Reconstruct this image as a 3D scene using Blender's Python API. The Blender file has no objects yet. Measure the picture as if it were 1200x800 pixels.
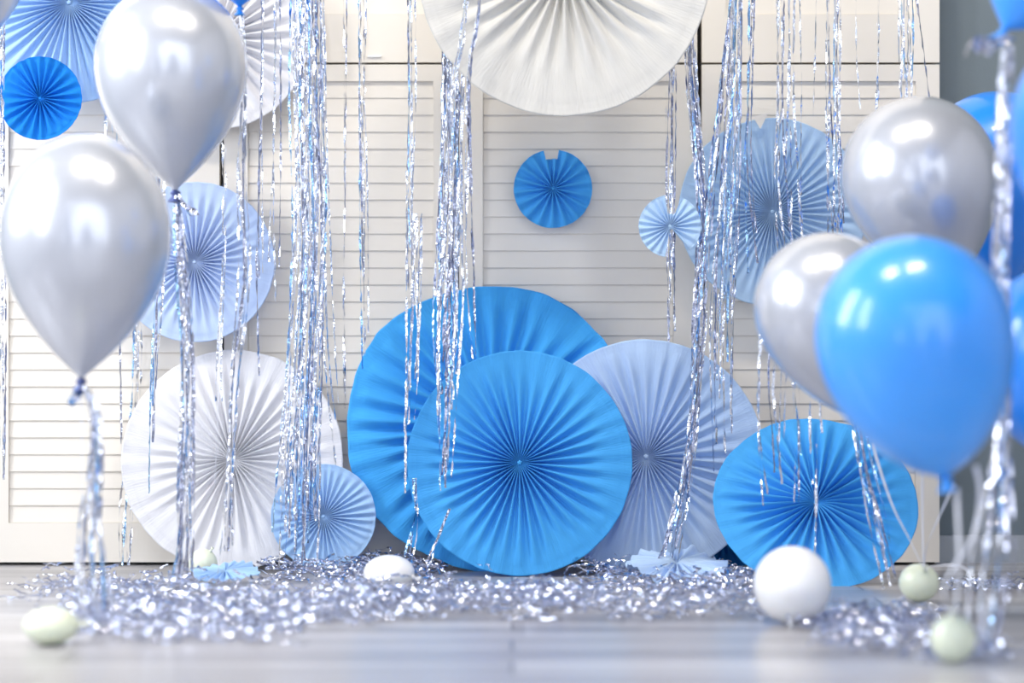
import bpy, math, random
from mathutils import Vector, Matrix, noise
random.seed(7)
PI = math.pi
C = bpy.context.scene.collection

# ------------------------------------------------------------------ frame of reference
LENS = 85.0
FPX = 1200 * LENS / 36.0
S = 570.0                       # pixels per metre on the wardrobe doors
D = FPX / S                     # camera to doors
H = 262.0 / S                   # camera height

def P(px, py, y):
    d = D + y
    return Vector(((px - 600) * d / FPX, y, H + (400 - py) * d / FPX))

def floor_at(px, py):
    d = D * 262.0 / (py - 400.0)
    return Vector(((px - 600) * d / FPX, d - D, 0.0))

def m_at(npx, y):
    return npx * (D + y) / FPX

# ------------------------------------------------------------------ materials
def lin(c):
    c = c / 255.0
    return c / 12.92 if c <= 0.04045 else ((c + 0.055) / 1.055) ** 2.4

def rgb(r, g, b):
    return (lin(r), lin(g), lin(b), 1.0)

def new_mat(name):
    m = bpy.data.materials.new(name)
    m.use_nodes = True
    nt = m.node_tree
    b = nt.nodes['Principled BSDF']
    return m, nt, b

def simple(name, col, rough=0.5, metal=0.0, coat=0.0, coat_rough=0.05, var=0.0, scale=8.0, bump=0.0, bscale=60.0, sheen=0.0):
    m, nt, b = new_mat(name)
    b.inputs['Base Color'].default_value = col
    b.inputs['Roughness'].default_value = rough
    b.inputs['Metallic'].default_value = metal
    b.inputs['Coat Weight'].default_value = coat
    b.inputs['Coat Roughness'].default_value = coat_rough
    b.inputs['Sheen Weight'].default_value = sheen
    tc = nt.nodes.new('ShaderNodeTexCoord')
    if var > 0:
        n = nt.nodes.new('ShaderNodeTexNoise'); n.inputs['Scale'].default_value = scale
        r = nt.nodes.new('ShaderNodeMix'); r.data_type = 'RGBA'
        r.inputs[6].default_value = tuple(v * (1 - var) for v in col[:3]) + (1,)
        r.inputs[7].default_value = tuple(min(1, v * (1 + var)) for v in col[:3]) + (1,)
        nt.links.new(tc.outputs['Object'], n.inputs['Vector'])
        nt.links.new(n.outputs['Fac'], r.inputs[0])
        nt.links.new(r.outputs[2], b.inputs['Base Color'])
    if bump > 0:
        n2 = nt.nodes.new('ShaderNodeTexNoise'); n2.inputs['Scale'].default_value = bscale
        n2.inputs['Detail'].default_value = 3
        bp = nt.nodes.new('ShaderNodeBump'); bp.inputs['Strength'].default_value = bump; bp.inputs['Distance'].default_value = 0.01
        nt.links.new(tc.outputs['Object'], n2.inputs['Vector'])
        nt.links.new(n2.outputs['Fac'], bp.inputs['Height'])
        nt.links.new(bp.outputs['Normal'], b.inputs['Normal'])
    return m

def paper(name, col, trans=0.14, crepe=0.35):
    """crepe paper: fine ridges running out from the centre, a little see-through"""
    m, nt, b = new_mat(name)
    b.inputs['Base Color'].default_value = col
    b.inputs['Roughness'].default_value = 0.75
    b.inputs['Specular IOR Level'].default_value = 0.25
    tc = nt.nodes.new('ShaderNodeTexCoord')
    sep = nt.nodes.new('ShaderNodeSeparateXYZ')
    nt.links.new(tc.outputs['Object'], sep.inputs[0])
    at = nt.nodes.new('ShaderNodeMath'); at.operation = 'ARCTAN2'
    nt.links.new(sep.outputs['Z'], at.inputs[0]); nt.links.new(sep.outputs['X'], at.inputs[1])
    mul = nt.nodes.new('ShaderNodeMath'); mul.operation = 'MULTIPLY'; mul.inputs[1].default_value = 70
    nt.links.new(at.outputs[0], mul.inputs[0])
    ln = nt.nodes.new('ShaderNodeVectorMath'); ln.operation = 'LENGTH'
    nt.links.new(tc.outputs['Object'], ln.inputs[0])
    m2 = nt.nodes.new('ShaderNodeMath'); m2.operation = 'MULTIPLY'; m2.inputs[1].default_value = 25
    nt.links.new(ln.outputs['Value'], m2.inputs[0])
    cmb = nt.nodes.new('ShaderNodeCombineXYZ')
    nt.links.new(mul.outputs[0], cmb.inputs[0]); nt.links.new(m2.outputs[0], cmb.inputs[1])
    n = nt.nodes.new('ShaderNodeTexNoise'); n.inputs['Scale'].default_value = 1.0; n.inputs['Detail'].default_value = 2
    nt.links.new(cmb.outputs[0], n.inputs['Vector'])
    bp = nt.nodes.new('ShaderNodeBump'); bp.inputs['Strength'].default_value = crepe; bp.inputs['Distance'].default_value = 0.004
    nt.links.new(n.outputs['Fac'], bp.inputs['Height'])
    nt.links.new(bp.outputs['Normal'], b.inputs['Normal'])
    mx = nt.nodes.new('ShaderNodeMix'); mx.data_type = 'RGBA'
    mx.inputs[6].default_value = tuple(v * 0.93 for v in col[:3]) + (1,)
    mx.inputs[7].default_value = tuple(min(1, v * 1.06) for v in col[:3]) + (1,)
    nt.links.new(n.outputs['Fac'], mx.inputs[0])
    nt.links.new(mx.outputs[2], b.inputs['Base Color'])
    tr = nt.nodes.new('ShaderNodeBsdfTranslucent')
    nt.links.new(mx.outputs[2], tr.inputs['Color'])
    ms = nt.nodes.new('ShaderNodeMixShader'); ms.inputs[0].default_value = trans
    nt.links.new(b.outputs[0], ms.inputs[1]); nt.links.new(tr.outputs[0], ms.inputs[2])
    nt.links.new(ms.outputs[0], nt.nodes['Material Output'].inputs['Surface'])
    return m

M = {}
M['door'] = simple('cream_paint', rgb(232, 226, 216), 0.45, var=0.015, scale=5)
M['dark'] = simple('wardrobe_inner_shade', rgb(38, 36, 38), 0.8)  # near-black colour stands in for the shade inside the wardrobe
M['wall'] = simple('grey_paint', rgb(118, 130, 137), 0.8, bump=0.05, bscale=200)
M['room'] = simple('white_paint', rgb(205, 207, 212), 0.85)
M['ceil'] = simple('grey_ceiling_paint', rgb(128, 130, 136), 0.9)
M['base'] = simple('grey_skirting', rgb(168, 174, 180), 0.5)
M['white_frame'] = simple('white_gloss', rgb(235, 235, 235), 0.4)
M['blue'] = paper('blue_crepe', rgb(70, 174, 244))
M['blue2'] = paper('bright_blue_crepe', rgb(76, 174, 244))
M['deep'] = paper('deep_blue_paper', rgb(22, 134, 228), 0.15, 0.1)
M['teal'] = paper('shaded_deep_blue_paper', rgb(20, 105, 165), 0.1, 0.1)  # deep blue paper darkened; the shade between the fans is in the colour
M['pale'] = paper('pale_blue_crepe', rgb(190, 217, 253))
M['sky'] = paper('sky_blue_paper', rgb(176, 212, 248), 0.25, 0.15)
M['sky2'] = paper('soft_blue_paper', rgb(202, 221, 252), 0.25, 0.15)
M['white'] = paper('white_crepe', rgb(236, 236, 240))
M['sky3'] = paper('light_sky_blue_paper', rgb(192, 222, 252), 0.2, 0.15)
M['ivory'] = paper('ivory_crepe', rgb(222, 221, 217))
M['tape'] = simple('paper_tape', rgb(235, 230, 222), 0.6)

def balloon_mat(name, col, metal, rough, coat=0.6, sss=0.0, coat_rough=0.04):
    m, nt, b = new_mat(name)
    b.inputs['Base Color'].default_value = col
    b.inputs['Metallic'].default_value = metal
    b.inputs['Roughness'].default_value = rough
    b.inputs['Coat Weight'].default_value = coat
    b.inputs['Coat Roughness'].default_value = coat_rough
    if sss:
        b.inputs['Subsurface Weight'].default_value = sss
        b.inputs['Subsurface Radius'].default_value = (0.06, 0.07, 0.09)
        b.inputs['Subsurface Scale'].default_value = 0.4
    tc = nt.nodes.new('ShaderNodeTexCoord')
    n = nt.nodes.new('ShaderNodeTexNoise'); n.inputs['Scale'].default_value = 5
    mx = nt.nodes.new('ShaderNodeMix'); mx.data_type = 'RGBA'
    mx.inputs[6].default_value = tuple(v * 0.95 for v in col[:3]) + (1,)
    mx.inputs[7].default_value = tuple(min(1, v * 1.03) for v in col[:3]) + (1,)
    nt.links.new(tc.outputs['Object'], n.inputs['Vector'])
    nt.links.new(n.outputs['Fac'], mx.inputs[0])
    nt.links.new(mx.outputs[2], b.inputs['Base Color'])
    return m

M['silver'] = balloon_mat('pearl_silver_latex', rgb(196, 200, 210), 0.40, 0.27, 0.8, coat_rough=0.06)
M['b_light'] = balloon_mat('light_blue_latex', rgb(62, 158, 251), 0.0, 0.3, 0.5, 0.15)
M['b_deep'] = balloon_mat('deep_blue_latex', rgb(24, 136, 242), 0.0, 0.3, 0.5, 0.15)
M['b_white'] = balloon_mat('white_latex', rgb(243, 244, 247), 0.0, 0.3, 0.4, 0.3)
M['b_green'] = balloon_mat('greenish_white_latex', rgb(222, 228, 206), 0.0, 0.35, 0.35, 0.3)
M['b_knot'] = balloon_mat('dark_stretched_latex', rgb(70, 84, 140), 0.3, 0.35, 0.3)
M['ribbon'] = simple('white_curling_ribbon', rgb(232, 234, 242), 0.25, sheen=0.2)

def foil(name, col, rough):
    m, nt, b = new_mat(name)
    b.inputs['Base Color'].default_value = col
    b.inputs['Metallic'].default_value = 1.0
    b.inputs['Roughness'].default_value = rough
    tc = nt.nodes.new('ShaderNodeTexCoord')
    n2 = nt.nodes.new('ShaderNodeTexNoise'); n2.inputs['Scale'].default_value = 140
    bp = nt.nodes.new('ShaderNodeBump'); bp.inputs['Strength'].default_value = 0.5; bp.inputs['Distance'].default_value = 0.004
    nt.links.new(tc.outputs['Object'], n2.inputs['Vector'])
    nt.links.new(n2.outputs['Fac'], bp.inputs['Height'])
    nt.links.new(bp.outputs['Normal'], b.inputs['Normal'])
    return m

M['foil'] = foil('silver_foil', (0.82, 0.84, 0.90, 1), 0.12)
M['foil_blue_reflection'] = foil('silver_foil_blue_reflection', (0.42, 0.66, 0.95, 1), 0.13)  # silver foil with the blue balloons' reflection put into its colour
M['foil_dark_reflection'] = foil('silver_foil_dark_reflection', (0.45, 0.47, 0.58, 1), 0.16)  # silver foil again; reflections of dark surroundings put into the colour

M['foil_floor'] = foil('strewn_silver_foil', (0.66, 0.70, 0.84, 1), 0.13)

def floor_mat():
    m, nt, b = new_mat('grey_laminate')
    tc = nt.nodes.new('ShaderNodeTexCoord')
    br = nt.nodes.new('ShaderNodeTexBrick')
    br.inputs['Color1'].default_value = rgb(203, 202, 205)
    br.inputs['Color2'].default_value = rgb(152, 150, 154)
    br.inputs['Mortar'].default_value = rgb(98, 96, 98)
    br.inputs['Scale'].default_value = 1.0
    br.inputs['Mortar Size'].default_value = 0.0022
    br.inputs['Brick Width'].default_value = 1.3
    br.inputs['Row Height'].default_value = 0.125
    nt.links.new(tc.outputs['Object'], br.inputs['Vector'])
    mp = nt.nodes.new('ShaderNodeMapping'); mp.inputs['Scale'].default_value = (0.7, 13, 1)
    nt.links.new(tc.outputs['Object'], mp.inputs['Vector'])
    n = nt.nodes.new('ShaderNodeTexNoise'); n.inputs['Scale'].default_value = 1.0; n.inputs['Detail'].default_value = 5
    nt.links.new(mp.outputs[0], n.inputs['Vector'])
    rmp = nt.nodes.new('ShaderNodeMapRange'); rmp.inputs[1].default_value = 0.3; rmp.inputs[2].default_value = 0.7
    rmp.inputs[3].default_value = 0.6; rmp.inputs[4].default_value = 1.2
    nt.links.new(n.outputs['Fac'], rmp.inputs[0])
    mx = nt.nodes.new('ShaderNodeMix'); mx.data_type = 'RGBA'; mx.blend_type = 'MULTIPLY'
    mx.inputs[0].default_value = 1.0
    nt.links.new(br.outputs['Color'], mx.inputs[6]); nt.links.new(rmp.outputs[0], mx.inputs[7])
    nt.links.new(mx.outputs[2], b.inputs['Base Color'])
    b.inputs['Roughness'].default_value = 0.28
    b.inputs['Specular IOR Level'].default_value = 0.55
    bp = nt.nodes.new('ShaderNodeBump'); bp.inputs['Strength'].default_value = 0.12; bp.inputs['Distance'].default_value = 0.002
    nt.links.new(n.outputs['Fac'], bp.inputs['Height']); nt.links.new(bp.outputs['Normal'], b.inputs['Normal'])
    return m
M['floor'] = floor_mat()

# ------------------------------------------------------------------ mesh helpers
class MB:
    def __init__(self): self.v = []; self.f = []; self.sm = []
    def quad(self, a, b, c, d, smooth=False):
        i = len(self.v); self.v += [a, b, c, d]; self.f.append((i, i + 1, i + 2, i + 3)); self.sm.append(smooth)
    def box(self, x0, x1, y0, y1, z0, z1):
        i = len(self.v)
        self.v += [(x, y, z) for z in (z0, z1) for y in (y0, y1) for x in (x0, x1)]
        for f in ((0, 2, 3, 1), (4, 5, 7, 6), (0, 1, 5, 4), (2, 6, 7, 3), (0, 4, 6, 2), (1, 3, 7, 5)):
            self.f.append(tuple(i + k for k in f)); self.sm.append(False)
    def prism(self, poly, x0, x1):                   # (y, z) outline drawn out along x
        i = len(self.v); n = len(poly)
        self.v += [(x0, y, z) for y, z in poly] + [(x1, y, z) for y, z in poly]
        for k in range(n):
            j = (k + 1) % n
            self.f.append((i + k, i + j, i + n + j, i + n + k)); self.sm.append(False)
        self.f.append(tuple(i + k for k in range(n - 1, -1, -1))); self.sm.append(False)
        self.f.append(tuple(i + n + k for k in range(n))); self.sm.append(False)
    def rings(self, rings, closed=True, cap0=True, cap1=True, smooth=True):
        i = len(self.v); n = len(rings[0])
        for r in rings: self.v += [tuple(p) for p in r]
        for a in range(len(rings) - 1):
            for k in range(n if closed else n - 1):
                j = (k + 1) % n
                self.f.append((i + a * n + k, i + a * n + j, i + (a + 1) * n + j, i + (a + 1) * n + k)); self.sm.append(smooth)
        if cap0: self.f.append(tuple(i + k for k in range(n - 1, -1, -1))); self.sm.append(smooth)
        if cap1: self.f.append(tuple(i + (len(rings) - 1) * n + k for k in range(n))); self.sm.append(smooth)
    def tube(self, pts, r, n=8):
        pts = [Vector(p) for p in pts]; rings = []
        for k, p in enumerate(pts):
            t = (pts[min(k + 1, len(pts) - 1)] - pts[max(k - 1, 0)]).normalized()
            u = t.orthogonal().normalized() if k == 0 else (u - t * u.dot(t)).normalized()
            w = t.cross(u); rr = r[k] if isinstance(r, (list, tuple)) else r
            rings.append([p + (u * math.cos(a) + w * math.sin(a)) * rr for a in [2 * PI * q / n for q in range(n)]])
        self.rings(rings)
    def build(self, name, mat, parent=None, loc=None, matrix=None):
        me = bpy.data.meshes.new(name)
        me.from_pydata([tuple(v) for v in self.v], [], self.f)
        me.polygons.foreach_set('use_smooth', self.sm)
        me.materials.append(mat); me.update()
        o = bpy.data.objects.new(name, me); C.objects.link(o)
        if parent: o.parent = parent
        if loc is not None: o.location = loc
        if matrix is not None: o.matrix_local = matrix
        return o

def tag(o, label, cat, group=None, kind=None):
    o['label'] = label; o['category'] = cat
    if group: o['group'] = group
    if kind: o['kind'] = kind
    return o

def struct(o):
    o['kind'] = 'structure'; return o

def empty(name, loc):
    o = bpy.data.objects.new(name, None); C.objects.link(o); o.location = loc; o.empty_display_size = 0.05
    return o

# ------------------------------------------------------------------ the room
XL, XR, YB, ZC = -2.5, 3.2, -5.8, 3.5
m = MB(); m.box(XL, XR, YB, 0.12, -0.05, 0.0); struct(m.build('floor', M['floor']))
m = MB(); m.box(XL, XR, 0.07, 0.15, 0.0, ZC); struct(m.build('wall_back', M['wall']))
m = MB(); m.box(XR, XR + 0.1, YB, 0.15, 0, ZC); struct(m.build('wall_right', M['room']))
m = MB(); m.box(XL, XR, YB, 0.15, ZC, ZC + 0.1); struct(m.build('ceiling', M['ceil']))
W = [(-1.45, -0.65), (-2.95, -2.35)]          # the two tall windows of the left wall (y spans)
WZ0, WZ1 = 0.85, 2.85
m = MB()
m.box(XL - 0.15, XL, W[0][1], 0.15, 0, ZC); m.box(XL - 0.15, XL, W[1][1], W[0][0], 0, ZC); m.box(XL - 0.15, XL, YB, W[1][0], 0, ZC)
for a, b in W:
    m.box(XL - 0.15, XL, a, b, 0, WZ0); m.box(XL - 0.15, XL, a, b, WZ1, ZC)
struct(m.build('wall_left', M['room']))
for k, (a, b) in enumerate(W):
    m = MB(); t = 0.05
    x0, x1 = XL - 0.10, XL - 0.05
    m.box(x0, x1, a, a + t, WZ0, WZ1); m.box(x0, x1, b - t, b, WZ0, WZ1)
    m.box(x0, x1, a + t, b - t, WZ0, WZ0 + t); m.box(x0, x1, a + t, b - t, WZ1 - t, WZ1)
    struct(m.build('window_%d' % (k + 1), M['white_frame']))

# wardrobe doors: pixel edges turned into metres on the door plane
def wx(px): return (px - 600) / S
def wz(py): return H + (400 - py) / S
EDGE = [(-18, 257), (262.5, 536), (538, 817), (822.5, 1101)]
X_END = wx(1101)
m = MB(); m.box(wx(-18) - 0.6, X_END - 0.004, 0.034, 0.066, 0.0, 2.45)
struct(m.build('wall_wardrobe_shade_fill', M['dark']))  # dark block showing through the door gaps as painted shade
m = MB(); m.box(X_END + 0.002, XR, 0.055, 0.0695, 0.0, wz(630)); struct(m.build('baseboard_back', M['base']))

STILE = 0.049
def louvre_door(idx, x0, x1, z0, z1, brail, trail):
    f = MB()
    f.box(x0, x0 + STILE, 0, 0.03, z0, z1); f.box(x1 - STILE, x1, 0, 0.03, z0, z1)
    f.box(x0 + STILE, x1 - STILE, 0, 0.03, z0, z0 + brail); f.box(x0 + STILE, x1 - STILE, 0, 0.03, z1 - trail, z1)
    o = struct(f.build('door_%d' % idx, M['door']))
    s = MB(); a, b = z0 + brail, z1 - trail
    n = max(1, round((b - a) / 0.0346)); pit = (b - a) / n
    for k in range(n):
        z = a + k * pit
        j = random.uniform(-0.0006, 0.0006)
        s.prism([(0.0045 + j, z + 0.0012), (0.0052 + j, z + 0.0002), (0.0098 + j, z + 0.0002), (0.0125, z + pit + 0.003), (0.0078, z + pit + 0.003)],
                x0 + STILE + 0.0004, x1 - STILE - 0.0004)
    s.build('louvre_slats', M['door'], o)
zl0, zl1 = 0.006, wz(75.6)
for k, (a, b) in enumerate(EDGE):
    louvre_door(k + 1, wx(a), wx(b), zl0, zl1, wz(612.5) - zl0, 0.034)
    louvre_door(k + 5, wx(a), wx(b), wz(73), 2.42, wz(17) - wz(73), 0.06)
louvre_door(9, wx(-18) - 0.49, wx(-22), zl0, zl1, wz(612.5) - zl0, 0.034)
louvre_door(10, wx(-18) - 0.49, wx(-22), wz(73), 2.42, wz(17) - wz(73), 0.06)
# small white catch on the rail above the second lower door
m = MB(); a = wx(431); m.box(a, a + 0.028, -0.004, 0, wz(67), wz(65)); o = m.build('door_catch', M['white_frame'])
tag(o, 'thin white catch strip on the rail above the louvred doors', 'catch')

# ------------------------------------------------------------------ ceiling lamps
for k, x in enumerate((-0.62, 0.62)):
    e = empty('ceiling_lamp', (x, -1.95, ZC))
    tag(e, 'flat rectangular ceiling lamp panel, the one ' + ('nearer the windows' if k == 0 else 'farther from the windows'), 'lamp', 'ceiling lamps')
    m = MB(); m.box(-0.36, 0.36, -0.22, -0.19, -0.05, 0); m.box(-0.36, 0.36, 0.19, 0.22, -0.05, 0)
    m.box(-0.36, -0.33, -0.19, 0.19, -0.05, 0); m.box(0.33, 0.36, -0.19, 0.19, -0.05, 0)
    m.build('lamp_frame', M['white_frame'], e)
    L = bpy.data.lights.new('ceiling_lamp_light', 'AREA'); L.shape = 'RECTANGLE'; L.size = 0.65; L.size_y = 0.37
    L.energy = 44; L.color = (1.0, 0.90, 0.74)
    lo = bpy.data.objects.new('ceiling_lamp_light', L); C.objects.link(lo); lo.location = (x, -1.95, ZC - 0.045)

for k, (a, b) in enumerate(W):
    L = bpy.data.lights.new('window_daylight', 'AREA'); L.shape = 'RECTANGLE'
    L.size = WZ1 - WZ0 - 0.1; L.size_y = b - a - 0.1
    L.energy = (66, 48)[k]; L.color = (0.93, 0.96, 1.0)
    lo = bpy.data.objects.new('window_daylight', L); C.objects.link(lo)
    lo.location = (XL - 0.04, (a + b) / 2, (WZ0 + WZ1) / 2)
    lo.rotation_euler = (0, -PI / 2, 0)

w = bpy.data.worlds.new('daylight'); bpy.context.scene.world = w; w.use_nodes = True
bg = w.node_tree.nodes['Background']
nt = w.node_tree
tc = nt.nodes.new('ShaderNodeTexCoord')                    # bright sky; dark noise patches added for contrast in foil reflections
mp = nt.nodes.new('ShaderNodeMapping'); mp.inputs['Scale'].default_value = (1, 1, 0.45)
nz = nt.nodes.new('ShaderNodeTexNoise'); nz.inputs['Scale'].default_value = 3.2; nz.inputs['Detail'].default_value = 3
nt.links.new(tc.outputs['Generated'], mp.inputs[0]); nt.links.new(mp.outputs[0], nz.inputs['Vector'])
cr = nt.nodes.new('ShaderNodeValToRGB'); e0, e1 = cr.color_ramp.elements
e0.position = 0.455; e0.color = (0.04, 0.06, 0.12, 1); e1.position = 0.55; e1.color = (0.86, 0.91, 1.0, 1)
nt.links.new(nz.outputs['Fac'], cr.inputs[0]); nt.links.new(cr.outputs[0], bg.inputs[0])
bg.inputs[1].default_value = 2.75

# ------------------------------------------------------------------ paper fans
def vnoise(x, s): return noise.noise(Vector((x, s * 7.31, 2.7)))

def fan(label, px, py, rpx, y, mat, n, lean=0.0, turn=0.0, squash=1.0, gaps=(), seed=0, flat=0.92, ruffle=0.012, group='pleated paper fans', depth=1.0, roll=0.0, scallop=0.004, z=None, name='paper_fan', wobble=0.0):
    rnd = random.Random(seed * 13 + 5)
    R = m_at(rpx, y); c = P(px, py, y)
    if z is not None: c.z = z
    wpl = PI * R / n * depth * 1.1
    bounds = [0.0]
    for k in range(n): bounds.append(bounds[-1] + rnd.uniform(0.8, 1.2))
    tot = bounds[-1]; bounds = [b / tot * 2 * PI for b in bounds]
    amp = [rnd.uniform(0.75, 1.12) for _ in range(n)]
    fade = [flat * rnd.uniform(0.8, 1.1) for _ in range(n)]
    KA = 8; ca_ = lambda q: math.cos(q); sa_ = lambda q: math.sin(q)
    radii = [0.0, 0.02, 0.045, 0.08, 0.12, 0.17, 0.22, 0.28, 0.34, 0.4, 0.46, 0.52, 0.58, 0.64, 0.7, 0.76, 0.82, 0.87, 0.915, 0.93, 0.945, 0.96, 0.975, 0.988, 1.0]
    ang = []
    for k in range(n):
        for q in range(KA):
            t = q / KA
            ang.append((bounds[k] + (bounds[k + 1] - bounds[k]) * t, k, t))
    V = []; F = []
    nr, na = len(radii), len(ang)
    for (a, k, t) in ang:
        tri = 1 - abs(2 * t - 1) * 2
        sn = math.sin((t - 0.25) * 2 * PI)
        rimj = 1 + scallop * (vnoise(a * 9, seed + 3) * 1.2 + vnoise(ca_(a) * 2.5 + 9, seed + sa_(a)) * 1.2) + wobble * (0.6 * math.sin(2 * a + 2.4) + 0.7 * math.sin(5 * a + 1.9)) + scallop * 1.5 * (tri if scallop > 0.01 else 0)
        am = amp[k] * (1 - t) + amp[(k + 1) % n] * t
        fd = fade[k] * (1 - t) + fade[(k + 1) % n] * t
        ca, sa = math.cos(a), math.sin(a)
        px_ = vnoise(ca * 2.2 + 5, seed + 1.3 + sa); pz_ = math.sin(3 * a + seed) * 0.5 + math.sin(5 * a + seed * 2.1) * 0.4
        for r in radii:
            f = max(0.0, 1 - (r / fd) ** 2) ** 0.6
            hub = min(1.0, r / 0.15) ** 0.8; cen = min(1.0, r / 0.07)
            sharp = max(0.0, 1 - r / 1.15)
            wv = tri * sharp + sn * (1 - sharp)
            h = wpl * 0.5 * am * f * hub * wv
            h += wpl * 0.05 * wv * hub * r                              # faint folds right out to the edge
            h += R * ruffle * (pz_ + px_) * r ** 2.5
            h += R * 0.012 * (1 - cen) * -1                             # centre pulled in
            if 0.925 < r < 0.935 or 0.955 < r < 0.962: h -= 0.0007
            rr = R * r * (1 + (rimj - 1) * max(0.0, (r - 0.6) / 0.4))
            V.append((rr * ca, -h, rr * sa * squash))
    def gapped(a):
        return any(abs((math.degrees(a) - g + 180) % 360 - 180) < wd for g, wd, _ in gaps)
    for i in range(na):
        j = (i + 1) % na
        for q in range(nr - 1):
            skip = False
            for g, wd, rin in gaps:
                if abs((math.degrees(ang[i][0]) - g + 180) % 360 - 180) < wd and radii[q] >= rin: skip = True
            if skip: continue
            F.append((i * nr + q, j * nr + q, j * nr + q + 1, i * nr + q + 1) if q else (i * nr, j * nr + 1, i * nr + 1))
    me = bpy.data.meshes.new(name); me.from_pydata(V, [], F)
    me.polygons.foreach_set('use_smooth', [True] * len(F)); me.materials.append(mat); me.update()
    root = empty(name, c)
    o = bpy.data.objects.new('pleated_paper', me); C.objects.link(o); o.parent = root
    root.rotation_euler = (Matrix.Rotation(math.radians(turn), 3, 'Z') @ Matrix.Rotation(-math.radians(lean), 3, 'X') @ Matrix.Rotation(math.radians(roll), 3, 'Y')).to_euler()
    tag(root, label, 'paper fan', group)
    s = o.modifiers.new('thickness', 'SOLIDIFY'); s.thickness = 0.0006; s.offset = 0
    # tie pinching the middle together
    k = MB(); rr = max(0.0035, R * 0.022)
    rings = []
    for q in range(6):
        t = q / 5; r_ = rr * math.cos(t * PI / 2 * 0.98); yy = -rr * 0.7 * math.sin(t * PI / 2)
        rings.append([(r_ * (1 + 0.18 * math.sin(5 * b)) * math.cos(b), yy, r_ * (1 + 0.18 * math.sin(5 * b)) * math.sin(b)) for b in [2 * PI * u / 16 for u in range(16)]])
    k.rings(rings); k.build('center_tie', mat, root, loc=(0, -R * 0.004, 0))
    return root

fan('huge ivory paper fan hanging at the top middle, cut by the picture edge', 661, -36, 172, -0.33, M['ivory'], 28, depth=0.75, seed=1, flat=0.78, roll=4)
fan('sky blue pleated fan on the doors in the top left corner', 81, 3, 118, -0.10, M['sky'], 44, seed=2, flat=1.0)
fan('small deep blue paper fan below the top left sky blue fan', 47, 115, 49, -0.16, M['deep'], 22, seed=3, flat=1.05, scallop=0.006)
fan('white pleated fan half hidden behind the higher left silver balloon', 255, 44, 107, -0.05, M['white'], 26, seed=4, flat=0.95)
fan('pale sky blue fan above the large white fan on the left', 228, 307, 94, -0.07, M['sky2'], 36, seed=5, flat=0.78)
fan('large white pleated fan standing on the floor against the left doors', 272, 538, 130, -0.075, M['white'], 34, depth=0.75, lean=10, seed=6, flat=0.85)
fan('little light blue fan on the floor beside the large white fan', 379, 605, 61.5, -0.13, M['sky'], 34, lean=6, seed=7, flat=1.0)
fan('biggest bright blue crepe fan, standing behind the round blue fan in front', 576, 501, 170, -0.095, M['blue'], 34, lean=7, seed=8, flat=0.9, ruffle=0.022, scallop=0.008, wobble=0.02)
fan('bright blue crepe fan standing in the front centre of the display', 609, 542, 132, -0.225, M['blue2'], 35, lean=6, seed=9, flat=0.84)
fan('wide pale blue crepe fan between the two bright blue standing fans', 757, 535, 139, -0.135, M['pale'], 38, lean=9, seed=10, flat=0.88)
fan('leaning blue fan behind the white balloon ball on the floor', 956, 589, 120, -0.34, M['blue2'], 30, lean=30, seed=11, squash=0.93, flat=0.9, scallop=0.005)
f12 = fan('sky blue pleated fan on the doors behind the right foil strands', 905, 248, 110, -0.07, M['sky3'], 46, seed=12, flat=0.9)
fan('small bright blue fan with a notch at its top on the cream doors', 648, 221, 46, -0.035, M['blue2'], 18, seed=13, flat=1.1, gaps=((91, 11.5, 0.72),), ruffle=0.02, depth=1.0)
fan('tiny pale blue fan split into two halves like a bow', 785, 265, 36.5, -0.29, M['sky3'], 22, seed=14, flat=1.1, gaps=((284, 24, 0.1), (82, 16, 0.4)), ruffle=0.03)
fan('deep blue fan coloured darker for the shade between pale blue and leaning blue fans', 846, 606, 62, -0.03, M['teal'], 30, lean=2, seed=15, flat=0.9)
fan('pale blue fan fallen flat on the floor below the wide pale fan', 793, 680, 60, -0.315, M['pale'], 22, lean=80, seed=16, flat=1.2, ruffle=0.1, depth=1.3, z=0.03)
fan('small sky blue fan fallen flat on the floor before the large white fan', 264, 686, 40, -0.40, M['sky'], 20, lean=80, seed=17, flat=1.2, ruffle=0.09, scallop=0.02, z=0.024)
m = MB(); q = 0.016
m.v += [(-q, 0, q * .6), (0, 0, -q), (q, 0, q), (q * .2, 0, q * .8)]; m.f.append((0, 1, 2, 3)); m.sm.append(False)
t = m.build('paper_tab', M['tape'], f12, loc=(-0.026, -0.02, 0.182))
t['label'] = 'cream paper tab'

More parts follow.
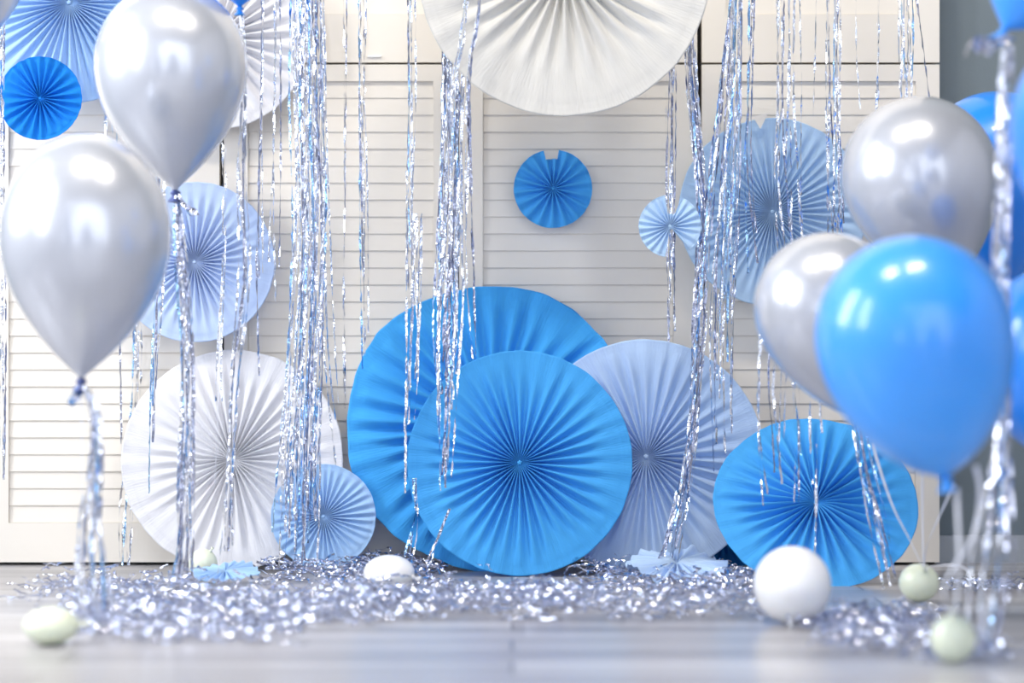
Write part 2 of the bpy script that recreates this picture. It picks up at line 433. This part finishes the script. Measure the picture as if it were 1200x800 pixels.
# ------------------------------------------------------------------ balloons
def balloon(label, cx, cy, rpx, frac, mat, down=(0, -1), dy=0.0, top=1.15, bot=1.66, group='party balloons', name='balloon', knot=None, pw=0.95):
    """cx, cy: middle of the widest girth; down: direction of the neck as seen from the front"""
    y = D * (frac - 1); R = m_at(rpx, y); c = P(cx, cy, y)
    dn = Vector((down[0], dy, down[1])).normalized()
    m = MB(); N = 48; prof = []
    for k in range(1, 15):
        a = PI / 2 * (1 - k / 14); prof.append((R * math.cos(a), R * top * math.sin(a)))
    for k in range(1, 21):
        s = k / 20 * 0.985; prof.append((R * max(0.045, (1 - s * s) ** pw), -R * bot * s))
    prof.append((R * 0.04, -R * bot * 1.0))
    rings = [[(r * math.cos(2 * PI * q / N), r * math.sin(2 * PI * q / N), z) for q in range(N)] for r, z in prof]
    m.rings(rings)
    rot = Vector((0, 0, -1)).rotation_difference(dn).to_matrix().to_4x4()
    neck = c + dn * R * bot
    o = empty(name, c); o.rotation_euler = rot.to_euler()
    m.build('envelope', mat, o)
    tag(o, label, 'balloon', group)
    k = MB(); z0 = -R * bot
    pr = [(0.030, 0.0), (0.060, -0.02), (0.066, -0.045), (0.040, -0.07), (0.05, -0.09), (0.085, -0.13), (0.10, -0.15), (0.092, -0.155), (0.045, -0.12)]
    k.rings([[(R * r * math.cos(2 * PI * q / 16) * (1 + .12 * math.sin(3 * 2 * PI * q / 16 + i)), R * r * math.sin(2 * PI * q / 16), z0 + R * z) for q in range(16)] for i, (r, z) in enumerate(pr)])
    k.build('knot', knot or mat, o)
    return o, neck

ba, na_ = balloon('lower silver balloon on the left, with a dark knot', 100, 277, 100, 0.80, M['silver'], (-0.03, -1), top=1.21, knot=M['b_knot'])
bb, nb_ = balloon('higher silver balloon on the left, behind the lower silver one', 200, 76, 90, 0.885, M['silver'], (0.035, -1), top=1.06, bot=1.63, knot=M['b_knot'])
bc, nc_ = balloon('silver balloon peeking in at the top left corner of the picture', -38, -36, 68, 0.93, M['silver'], (0.1, -1), bot=1.4)
bd, nd_ = balloon('blue balloon above the picture edge over the left silver balloons', 281, -82, 66, 0.905, M['b_deep'], (0, -1), bot=1.36)
be, ne_ = balloon('higher silver balloon on the right, behind the light blue balloon', 1078, 207, 92, 0.87, M['silver'], (0.30, -1), top=1.03, bot=1.5)
bf, nf_ = balloon('lower silver balloon on the right, tilted and left of the light blue one', 972, 362, 88, 0.80, M['silver'], (0.50, -0.87), top=1.03, bot=1.85, pw=0.9)
bg_, ng_ = balloon('big light blue balloon on the right, in front of two silver balloons', 1071, 394, 115, 0.69, M['b_light'], (0.22, -1), top=1.03, bot=1.46, pw=0.66)
bh, nh_ = balloon('deep blue balloon behind the higher right silver balloon', 1168, 200, 93, 0.93, M['b_deep'], (0.1, -1), top=1.0, bot=1.45)
bi, ni_ = balloon('deep blue balloon cut by the right edge, above the lowest one', 1286, 150, 101, 0.64, M['b_deep'], (0.0, -1))
bj, nj_ = balloon('blue balloon cut by the top right corner, tied with silver foil', 1246, -72, 96, 0.74, M['b_light'], (-0.55, -0.85), bot=1.32)
bk, nk_ = balloon('lowest blue balloon cut by the right edge', 1254, 418, 110, 0.79, M['b_deep'], (0.35, -1), top=1.02, bot=1.35, pw=0.7)

# little balls resting on the floor
def ball(label, cx, cy, rx, rz, mat, roll=0.0, knot_dir=None, squash_y=1.0):
    bottom = cy + rz
    g = floor_at(cx, bottom); y = g.y - 0.0
    R = m_at(rx, y); Z = m_at(rz, y)
    m = MB(); N = 40; rings = []
    for k in range(1, 24):
        a = PI * k / 24
        rings.append([(R * math.sin(a) * math.cos(2 * PI * q / N), R * squash_y * math.sin(a) * math.sin(2 * PI * q / N), -Z * math.cos(a) * (1.0 if a < PI / 2 else 1.0)) for q in range(N)])
    m.rings(rings)
    o = empty('small_balloon', (g.x, g.y, Z))
    m.build('envelope', mat, o)
    tag(o, label, 'balloon', 'little balloons on the floor')
    if knot_dir is not None:
        d = Vector(knot_dir).normalized()
        base = Vector((d.x * R, d.y * R, d.z * Z)) * 0.97
        k = MB(); s = R * 0.2
        k.tube([base, base + d * s * 0.5, base + d * s * 0.9, base + d * s * 1.5, base + d * s * 1.8], [s * .7, s * .35, s * .3, s * .55, s * .65], 12)
        k.build('knot', mat, o)
    return o
ball('greenish white little balloon at the left end of the scattered tinsel', 60, 733, 33, 22, M['b_green'], knot_dir=(1, -0.1, 0.1))
ball('ivory little balloon in the tinsel in front of the biggest blue fan', 456, 671, 30, 21, M['b_white'], knot_dir=(0.9, -0.3, -0.2))
ball('pale green little balloon in front of the large white fan', 238, 661, 17, 18.5, M['b_green'], knot_dir=(0.5, -0.2, 0.8))
ball('round white balloon ball in front of the leaning blue fan', 928.5, 685, 45.5, 45.5, M['b_white'], knot_dir=(-0.1, -0.5, -0.85))
ball('cream little balloon tied with white ribbons beside the leaning blue fan', 1077, 682.5, 23.5, 22.5, M['b_green'], knot_dir=(0.15, -0.7, 0.72))
ball('cream little balloon nearest the camera under the light blue balloon', 1117, 748, 27, 28, M['b_green'], knot_dir=(-0.1, -0.3, 0.95))

# ------------------------------------------------------------------ foil
def catmull(pts, step=0.008):
    pts = [Vector(p) for p in pts]
    if len(pts) == 2: pts = [pts[0], pts[0].lerp(pts[1], 0.5), pts[1]]
    out = []
    for k in range(len(pts) - 1):
        p0 = pts[max(k - 1, 0)]; p1 = pts[k]; p2 = pts[k + 1]; p3 = pts[min(k + 2, len(pts) - 1)]
        n = max(2, int((p2 - p1).length / step))
        for q in range(n):
            t = q / n
            out.append(0.5 * ((2 * p1) + (p2 - p0) * t + (2 * p0 - 5 * p1 + 4 * p2 - p3) * t * t + (3 * p1 - p0 - 3 * p2 + p3) * t ** 3))
    out.append(pts[-1]); return out

def foil_mesh(mb, pts, width, rnd, twist=0.45, jit=0.0004, start=None):
    th = rnd.uniform(0, 2 * PI) if start is None else start
    drift = rnd.gauss(0, 0.14)
    prev = None; n = len(pts); i0 = len(mb.v)
    for k, p in enumerate(pts):
        t = (pts[min(k + 1, n - 1)] - pts[max(k - 1, 0)])
        t = t.normalized() if t.length > 1e-9 else Vector((0, 0, -1))
        u = Vector((1, 0, 0)) - t * t.x
        if u.length < 0.1: u = Vector((0, 1, 0)) - t * t.y
        u.normalize(); v = t.cross(u)
        th += rnd.gauss(0, twist) + drift
        if rnd.random() < 0.06: drift = rnd.gauss(0, 0.16)
        if rnd.random() < 0.12: th += rnd.choice((-1, 1)) * rnd.uniform(0.5, 1.4)
        wv = (u * math.cos(th) + v * math.sin(th)) * width * 0.5 * rnd.uniform(0.85, 1.1)
        j = Vector((rnd.gauss(0, jit), rnd.gauss(0, jit), 0))
        mb.v += [p + wv + j, p - wv + j]
        if k:
            a = i0 + 2 * k
            mb.f.append((a - 2, a - 1, a + 1, a)); mb.sm.append(False)

FR = random.Random(99)
def pick_foil():
    r = FR.random()
    return M['foil'] if r < 0.66 else (M['foil_blue_reflection'] if r < 0.78 else M['foil_dark_reflection'])

def fringe(label, path, n, spread, y=-0.2, width=0.0046, ends=0.0, starts=0.0, tw=0.24, group='hanging foil fringes', name='foil_fringe', floor_safe=True, ydep=0.03, step=0.008):
    """path: (px, py) or (px, py, y) points from top to bottom; spread: half width in pixels (one value or one per point)"""
    full = [(p[0], p[1], p[2] if len(p) > 2 else y) for p in path]
    top = P(*full[0])
    e = empty(name, top)
    tag(e, label, 'foil fringe', group)
    for s in range(n):
        off = ((s + 0.5) / n * 2 - 1) if n > 1 else 0.0
        off += FR.uniform(-0.25, 0.25)
        wob = FR.uniform(-1, 1)
        pts = []
        L = full[-1][1] - full[0][1]
        y_end = full[-1][1] - (FR.random() ** 1.3) * ends * L if s else full[-1][1]
        y_st = full[0][1] + FR.random() * starts * L if s else full[0][1]
        yo = FR.uniform(-ydep, ydep)
        for k, (px, py, yy) in enumerate(full):
            sp = spread[k] if isinstance(spread, (list, tuple)) else spread
            o2 = 0.35 * math.sin(k * 1.7 + s * 2.3) * (0.4 if k == 0 else 1)
            pts.append((px + sp * off + min(sp, 8) * o2, py, yy + yo))
        # cut to the strand's own length
        seg = catmull([Vector(p) for p in pts], 6.0)
        seg = [p for p in seg if y_st <= p.y <= y_end]
        if len(seg) < 3: continue
        w = [P(p.x, p.y, p.z) for p in seg]
        w = catmull(w[::3] + ([w[-1]] if (len(w) - 1) % 3 else []), step)
        for p in w: p.z = max(p.z, 0.004)
        mb = MB(); foil_mesh(mb, [p - top for p in w], width * FR.uniform(0.75, 1.15), FR, tw)
        mb.build('strand', pick_foil(), e)
    return e

T = -40
fringe('foil strands hanging at the left edge of the picture', [(4, T), (3, 200), (4, 400), (3, 562)], 3, 4, -0.2)
fringe('short foil strands below the top left sky blue fan', [(127, T), (128, 90), (130, 180), (133, 250)], 4, 9, -0.06, ydep=0.012)
fringe('thin foil strand left of the large white fan', [(130, 200), (139, 400), (142, 520)], 1, 2, -0.04, ydep=0.005)
fringe('foil bunch falling behind the large white fan to the floor', [(158, 200, -0.04), (160, 400, -0.022), (156, 500, -0.016), (148, 600, -0.06), (146, 662, -0.1)], 6, [4, 5, 5, 7, 8], ydep=0.005)
fringe('foil strands over the left rim of the large white fan', [(188, 200), (186, 330), (181, 450), (177, 578)], 5, [5, 7, 4, 2], -0.2, ends=0.6)
fringe('single foil strand crossing the pale sky blue fan', [(262, 150), (262, 300), (257, 420), (256, 470)], 2, [3, 4, 4, 4], -0.2)
fringe('thin foil strands between white fan and thick left bunch', [(316, T), (314, 150), (312, 300), (316, 440)], 6, [16, 17, 17, 16], -0.16, width=0.0042, ends=0.35)
fringe('thick foil bunch hanging over the large white fan', [(360, T), (362, 120), (364, 260), (357, 430), (350, 560), (347, 664)], 34, [17, 18, 17, 20, 23, 24], -0.27, ends=0.12, ydep=0.05, width=0.005)
fringe('stray foil strands on the right of the thick left bunch', [(376, T), (380, 200), (384, 400), (398, 545)], 3, [3, 5, 7, 5], -0.2, ends=0.3)
fringe('thin dotted foil strand on the doors right of the thick left bunch', [(404, T), (404, 200), (403, 330), (404, 478)], 2, [4, 2, 1, 1], -0.05, width=0.004, ydep=0.01)
fringe('slim foil bunch ending above the biggest blue fan', [(424, T), (424, 100), (426, 250), (428, 432)], 5, [6, 6, 5, 3], -0.15, ends=0.25)
fringe('white shining foil pair left of the huge ivory fan', [(481, T), (481, 120), (480, 240), (482, 340)], 4, [5, 5, 4, 3], -0.2, ends=0.3)
fringe('thick foil bunch hanging from behind the ivory fan over the blue fans', [(533, T, -0.30), (531, 110, -0.30), (528, 250, -0.30), (524, 380, -0.32), (522, 480, -0.34), (519, 575, -0.35)], 28, [16, 15, 15, 17, 11, 6], width=0.005, ends=0.42, ydep=0.012)
fringe('foil strands hanging before the left side of the biggest blue fan', [(490, 250), (488, 350), (486, 430), (480, 505)], 5, [7, 7, 7, 5], -0.26, ends=0.25)
fringe('single long foil strand before the biggest blue fan', [(477, 200), (476, 400), (475, 578)], 1, 1, -0.30)
fringe('foil strands slanting over the left side of the huge ivory fan', [(549, T, -0.40), (540, 50, -0.40), (531, 110, -0.39), (526, 300, -0.37)], 4, [3, 3, 3, 5], ydep=0.008, ends=0.2)
fringe('slanting foil pair in the middle of the ivory fan rim', [(567, T, -0.40), (558, 30, -0.40), (549, 105, -0.39), (552, 300, -0.36), (557, 420, -0.36)], 3, [2, 2, 2, 5, 5], ydep=0.008, ends=0.15)
fringe('foil strands touching the floor left of the front blue fan', [(486, 560, -0.30), (488, 600, -0.31), (483, 635, -0.33), (478, 662, -0.36)], 3, [3, 3, 5, 7], width=0.005, ydep=0.01)
fringe('short foil strand touching the floor beside the front blue fan', [(527, 596, -0.33), (516, 625, -0.35), (503, 660, -0.37)], 2, [1, 4, 5], width=0.004, ydep=0.01)
fringe('slim foil bunch hanging behind the little bow fan', [(790, T, -0.26), (787, 80, -0.26), (786, 200, -0.20), (787, 290, -0.2), (788, 400, -0.2)], 6, [6, 6, 6, 5, 8], ydep=0.01, ends=0.15)
fringe('long foil bunch crossing the wide pale blue fan to the floor', [(812, T, -0.26), (808, 70, -0.26), (822, 240, -0.25), (820, 380, -0.27), (810, 510, -0.29), (795, 600, -0.30), (780, 662, -0.31)], 12, [6, 6, 6, 8, 6, 9, 12], ydep=0.015, ends=0.10, width=0.005)
fringe('slanting bluish foil bunch left of the right sky blue fan', [(862, T), (850, 60), (833, 220), (822, 330), (815, 440)], 5, [4, 4, 5, 5, 6], -0.3, ends=0.2)
fringe('wide foil bunch over the left half of the right sky blue fan', [(864, T), (860, 100), (852, 250), (846, 380), (846, 552)], 14, [7, 8, 12, 15, 14], -0.24, ends=0.35, ydep=0.03)
fringe('thin foil strands left of the middle of the right sky blue fan', [(882, T), (878, 100), (876, 200), (885, 320)], 3, [5, 4, 4, 8], -0.2, ends=0.2)
fringe('foil strands crossing the middle of the right sky blue fan', [(920, T), (920, 100), (920, 200), (926, 300)], 9, [15, 15, 16, 16], -0.2, ends=0.15, width=0.005)
fringe('thin dotted foil strand above the right sky blue fan', [(957, T), (955, 60), (953, 136)], 1, 1, -0.15, width=0.004)
fringe('dense foil bunch between sky blue fan and higher right silver balloon', [(977, T), (977, 100), (979, 200), (981, 285)], 8, [9, 8, 8, 8], -0.22, ends=0.08, width=0.005)
fringe('dull thin foil strand hanging above the higher right silver balloon', [(1003, T), (1003, 60), (1008, 128)], 1, 1, -0.10, width=0.003)
fringe('bluish foil pair above the higher right silver balloon', [(1029, T), (1029, 60), (1028, 130)], 2, 2, -0.15, width=0.005)
fringe('foil bunch ending above the higher right silver balloon', [(1059, T), (1061, 50), (1063, 120), (1064, 160)], 7, [10, 10, 9, 9], -0.2, ydep=0.02)
fringe('slanting bluish foil strand at the right end of the doors', [(1069, T), (1078, 30), (1089, 115), (1094, 160)], 1, 1, -0.16, width=0.0055)
fringe('foil strands hanging before the top of the leaning blue fan', [(925, 380), (922, 450), (924, 520), (928, 592)], 11, [33, 34, 33, 30], -0.50, ends=0.4, width=0.0045, ydep=0.02)
fringe('single foil strand down the middle of the leaning blue fan', [(957, 520), (956, 590), (955, 655)], 1, 1, -0.56, width=0.0045)
fringe('slanting foil bunch over the right side of the leaning blue fan', [(1000, 470, -0.56), (1012, 540, -0.58), (1028, 610, -0.60), (1046, 690, -0.62)], 6, [8, 9, 10, 8], ends=0.2, ydep=0.02)
# tails tied to the balloons
yb = D * (0.885 - 1); ya = D * (0.80 - 1); yj = D * (0.74 - 1)
fringe('foil tail tied to the higher left silver balloon', [(206, 229, yb), (211, 300, yb), (220, 420, yb), (218, 560, yb), (215, 640, yb + 0.02), (212, 692, yb + 0.06)], 10, [2, 6, 7, 8, 10, 13], group='foil balloon tails', ydep=0.012, width=0.0055)
fringe('foil tail tied to the lower left silver balloon', [(97, 452, ya), (110, 480, ya), (112, 540, ya), (107, 610, ya), (108, 680, ya), (110, 735, ya)], 12, [2, 5, 7, 13, 22, 26], group='foil balloon tails', ydep=0.02, width=0.0075)
fringe('crinkled foil tail at the knot of the lower left silver balloon', [(97, 452, ya), (90, 462, ya - 0.01), (83, 474, ya - 0.01)], 2, [2, 3, 3], group='foil balloon tails', width=0.014, ydep=0.005)
fringe('crinkled foil curl at the knot of the higher left silver balloon', [(207, 230, yb), (218, 240, yb - 0.01), (228, 252, yb - 0.01)], 3, [2, 4, 5], group='foil balloon tails', width=0.012, ydep=0.005)
yd = D * (0.905 - 1)
fringe('foil tail of the top blue balloon hanging over the white fan', [(282, 12, yd), (286, 80, yd), (283, 200, yd), (286, 320, yd), (274, 450, yd), (270, 545, yd), (264, 680, yd)], 5, [2, 3, 5, 6, 6, 5, 9], group='foil balloon tails', ydep=0.012, ends=0.1)
fringe('foil tail of the top right blue balloon, hanging down to the floor', [(1181, 54, yj - .02), (1177, 120, yj - .03), (1172, 300, yj - .04), (1176, 420, yj - .04), (1172, 540, yj - .05), (1160, 660, yj - .1), (1150, 768, yj - .1)], 9, [4, 6, 7, 7, 10, 22, 13], group='foil balloon tails', ydep=0.02, width=0.007)
fringe('crinkled foil bow at the knot of the top right blue balloon', [(1183, 44, yj), (1170, 46, yj - 0.02), (1156, 52, yj - 0.02), (1149, 66, yj - 0.02)], 11, [3, 14, 18, 14], group='foil balloon tails', width=0.014, ydep=0.015, ends=0.5)

# tinsel strewn on the floor: nobody could count it
def tinsel(label, spots, n, name='tinsel_scatter', seed=0, hmax=0.03):
    rnd = random.Random(seed); mb = MB()
    for _ in range(n):
        x0, x1, y0, y1, _w = rnd.choices(spots, [s[4] for s in spots])[0]
        px = rnd.uniform(x0, x1); py = rnd.uniform(y0, y1) if rnd.random() < 0.5 else rnd.triangular(y0, y1)
        b = floor_at(px, py)
        ln = rnd.uniform(0.03, 0.11); a = rnd.uniform(0, 2 * PI); hh = rnd.uniform(0.003, hmax) * rnd.random()
        k = max(4, int(ln / 0.008)); pts = []; cur = Vector((b.x, b.y, 0.004 + hh)); cv = rnd.gauss(0, 0.3)
        for q in range(k):
            pts.append(cur.copy())
            a += cv + rnd.gauss(0, 0.25)
            dz = rnd.gauss(0, 0.003)
            cur = cur + Vector((math.cos(a) * 0.008, math.sin(a) * 0.008, dz)); cur.z = min(max(cur.z, 0.0035), hmax * 1.3)
        foil_mesh(mb, pts, rnd.uniform(0.0028, 0.0055), rnd, 0.7, 0.0006)
    for i, p in enumerate(mb.v):
        if p.z < 0.0008: p.z = 0.0008
    o = mb.build(name, M['foil_floor']); tag(o, label, 'tinsel', kind='stuff'); return o
tinsel('silver tinsel strewn across the floor in front of the fans',
       [(88, 345, 698, 755, 11), (40, 230, 682, 708, 4), (230, 470, 696, 735, 7), (320, 520, 662, 684, 5), (400, 700, 692, 722, 9), (600, 890, 688, 726, 6), (690, 790, 668, 690, 2), (800, 885, 672, 700, 3), (400, 480, 664, 690, 2)], 3000, seed=1, hmax=0.036)
tinsel('silver tinsel on the floor between the white ball and nearest cream balloon', [(960, 1100, 715, 770, 6), (1000, 1060, 720, 745, 3), (940, 1000, 722, 742, 1.5), (1090, 1160, 760, 782, 1)], 420, seed=2, hmax=0.025)
tinsel('thin line of tinsel on the floor at the grey wall', [(1110, 1200, 682, 694, 1)], 60, seed=3, hmax=0.015)

# ------------------------------------------------------------------ white ribbons
def ribbon(label, pts, width=0.0045):
    w = catmull([P(*p) for p in pts], 0.01)
    for p in w: p.z = max(p.z, 0.003)
    o0 = w[0].copy(); mb = MB(); i0 = 0; n = len(w)
    for k, p in enumerate(w):
        t = (w[min(k + 1, n - 1)] - w[max(k - 1, 0)]).normalized()
        u = Vector((1, 0, 0)) - t * t.x
        if u.length < 0.1: u = Vector((0, 1, 0)) - t * t.y
        u.normalize(); v = t.cross(u); a = 0.5 + k * 0.05
        wv = (u * math.cos(a) + v * math.sin(a)) * width / 2; nv = (v * math.cos(a) - u * math.sin(a)) * 0.0004
        mb.v += [p - o0 + wv + nv, p - o0 - wv + nv, p - o0 - wv - nv, p - o0 + wv - nv]
        if k:
            b = 4 * k
            for q in range(4):
                r = (q + 1) % 4; mb.f.append((b - 4 + q, b - 4 + r, b + r, b + q)); mb.sm.append(True)
    o = mb.build('balloon_ribbon', M['ribbon'], loc=o0)
    return tag(o, label, 'ribbon', 'white balloon ribbons')
y1 = floor_at(1077, 705).y - 0.035; y2 = floor_at(1117, 776).y - 0.02; yg = D * (0.69 - 1)
ribbon('white ribbon slanting over the leaning blue fan to the tied cream balloon', [(1022, 520, -0.75), (1045, 590, y1), (1068, 636, y1), (1081, 664, y1)])
ribbon('straight upright white ribbon rising from the tied cream balloon', [(1081, 540, y1 - .1), (1081, 600, y1), (1082, 664, y1)])
ribbon('white ribbon slanting from the blue balloon knot to the tied cream balloon', [(1119, 566, y1 - .3), (1103, 600, y1 - .1), (1086, 640, y1), (1083, 664, y1)])
ribbon('white ribbon loop curling off the tied cream balloon along the floor', [(1083, 668, y1 - .01), (1095, 663, y1 - .02), (1118, 662, y1 - .03), (1134, 668, y1 - .03), (1136, 690, y1 - .04)], 0.0035)
ribbon('white ribbon lying on the floor before the tied cream balloon', [(1060, 697, y1 - .03), (1050, 706, y1 - .06), (1056, 719, y1 - .15), (1080, 722, y1 - .17), (1098, 716, y1 - .15)], 0.0035)
ribbon('thick curved white ribbon from light blue balloon to the nearest cream balloon', [(1143, 545, yg), (1149, 580, yg), (1140, 630, yg), (1117, 665, yg), (1106, 690, yg), (1109, 710, y2), (1117, 722, y2)], 0.007)
ribbon('straight white ribbon hanging from the light blue balloon knot', [(1121, 572, yg), (1123, 620, yg), (1124, 660, yg), (1121, 700, y2), (1118, 722, y2)], 0.006)
ribbon('thin white ribbon hanging before the large white fan', [(258, 380, -0.42), (257, 440, -0.42), (254, 510, -0.42), (252, 566, -0.42)], 0.003)
ribbon('thin white ribbon hanging from the lower left silver balloon', [(95, 452, ya), (96, 520, ya), (96, 610, ya), (99, 700, ya)], 0.003)

# ------------------------------------------------------------------ camera
cam = bpy.data.cameras.new('camera'); co = bpy.data.objects.new('camera', cam); C.objects.link(co)
co.location = (0, -D, H); co.rotation_euler = (PI / 2, 0, 0)
cam.lens = LENS; cam.sensor_width = 36; cam.sensor_fit = 'HORIZONTAL'; cam.clip_start = 0.05
cam.dof.use_dof = True; cam.dof.focus_distance = D - 0.2; cam.dof.aperture_fstop = LENS / 1000 / 0.055
sc = bpy.context.scene; sc.camera = co
sc.cycles.diffuse_bounces = 7; sc.cycles.glossy_bounces = 5; sc.cycles.sample_clamp_indirect = 8
vs = sc.view_settings; vs.view_transform = 'Standard'; vs.look = 'None'; vs.exposure = 0.12; vs.gamma = 1.0; vs.use_curve_mapping = False
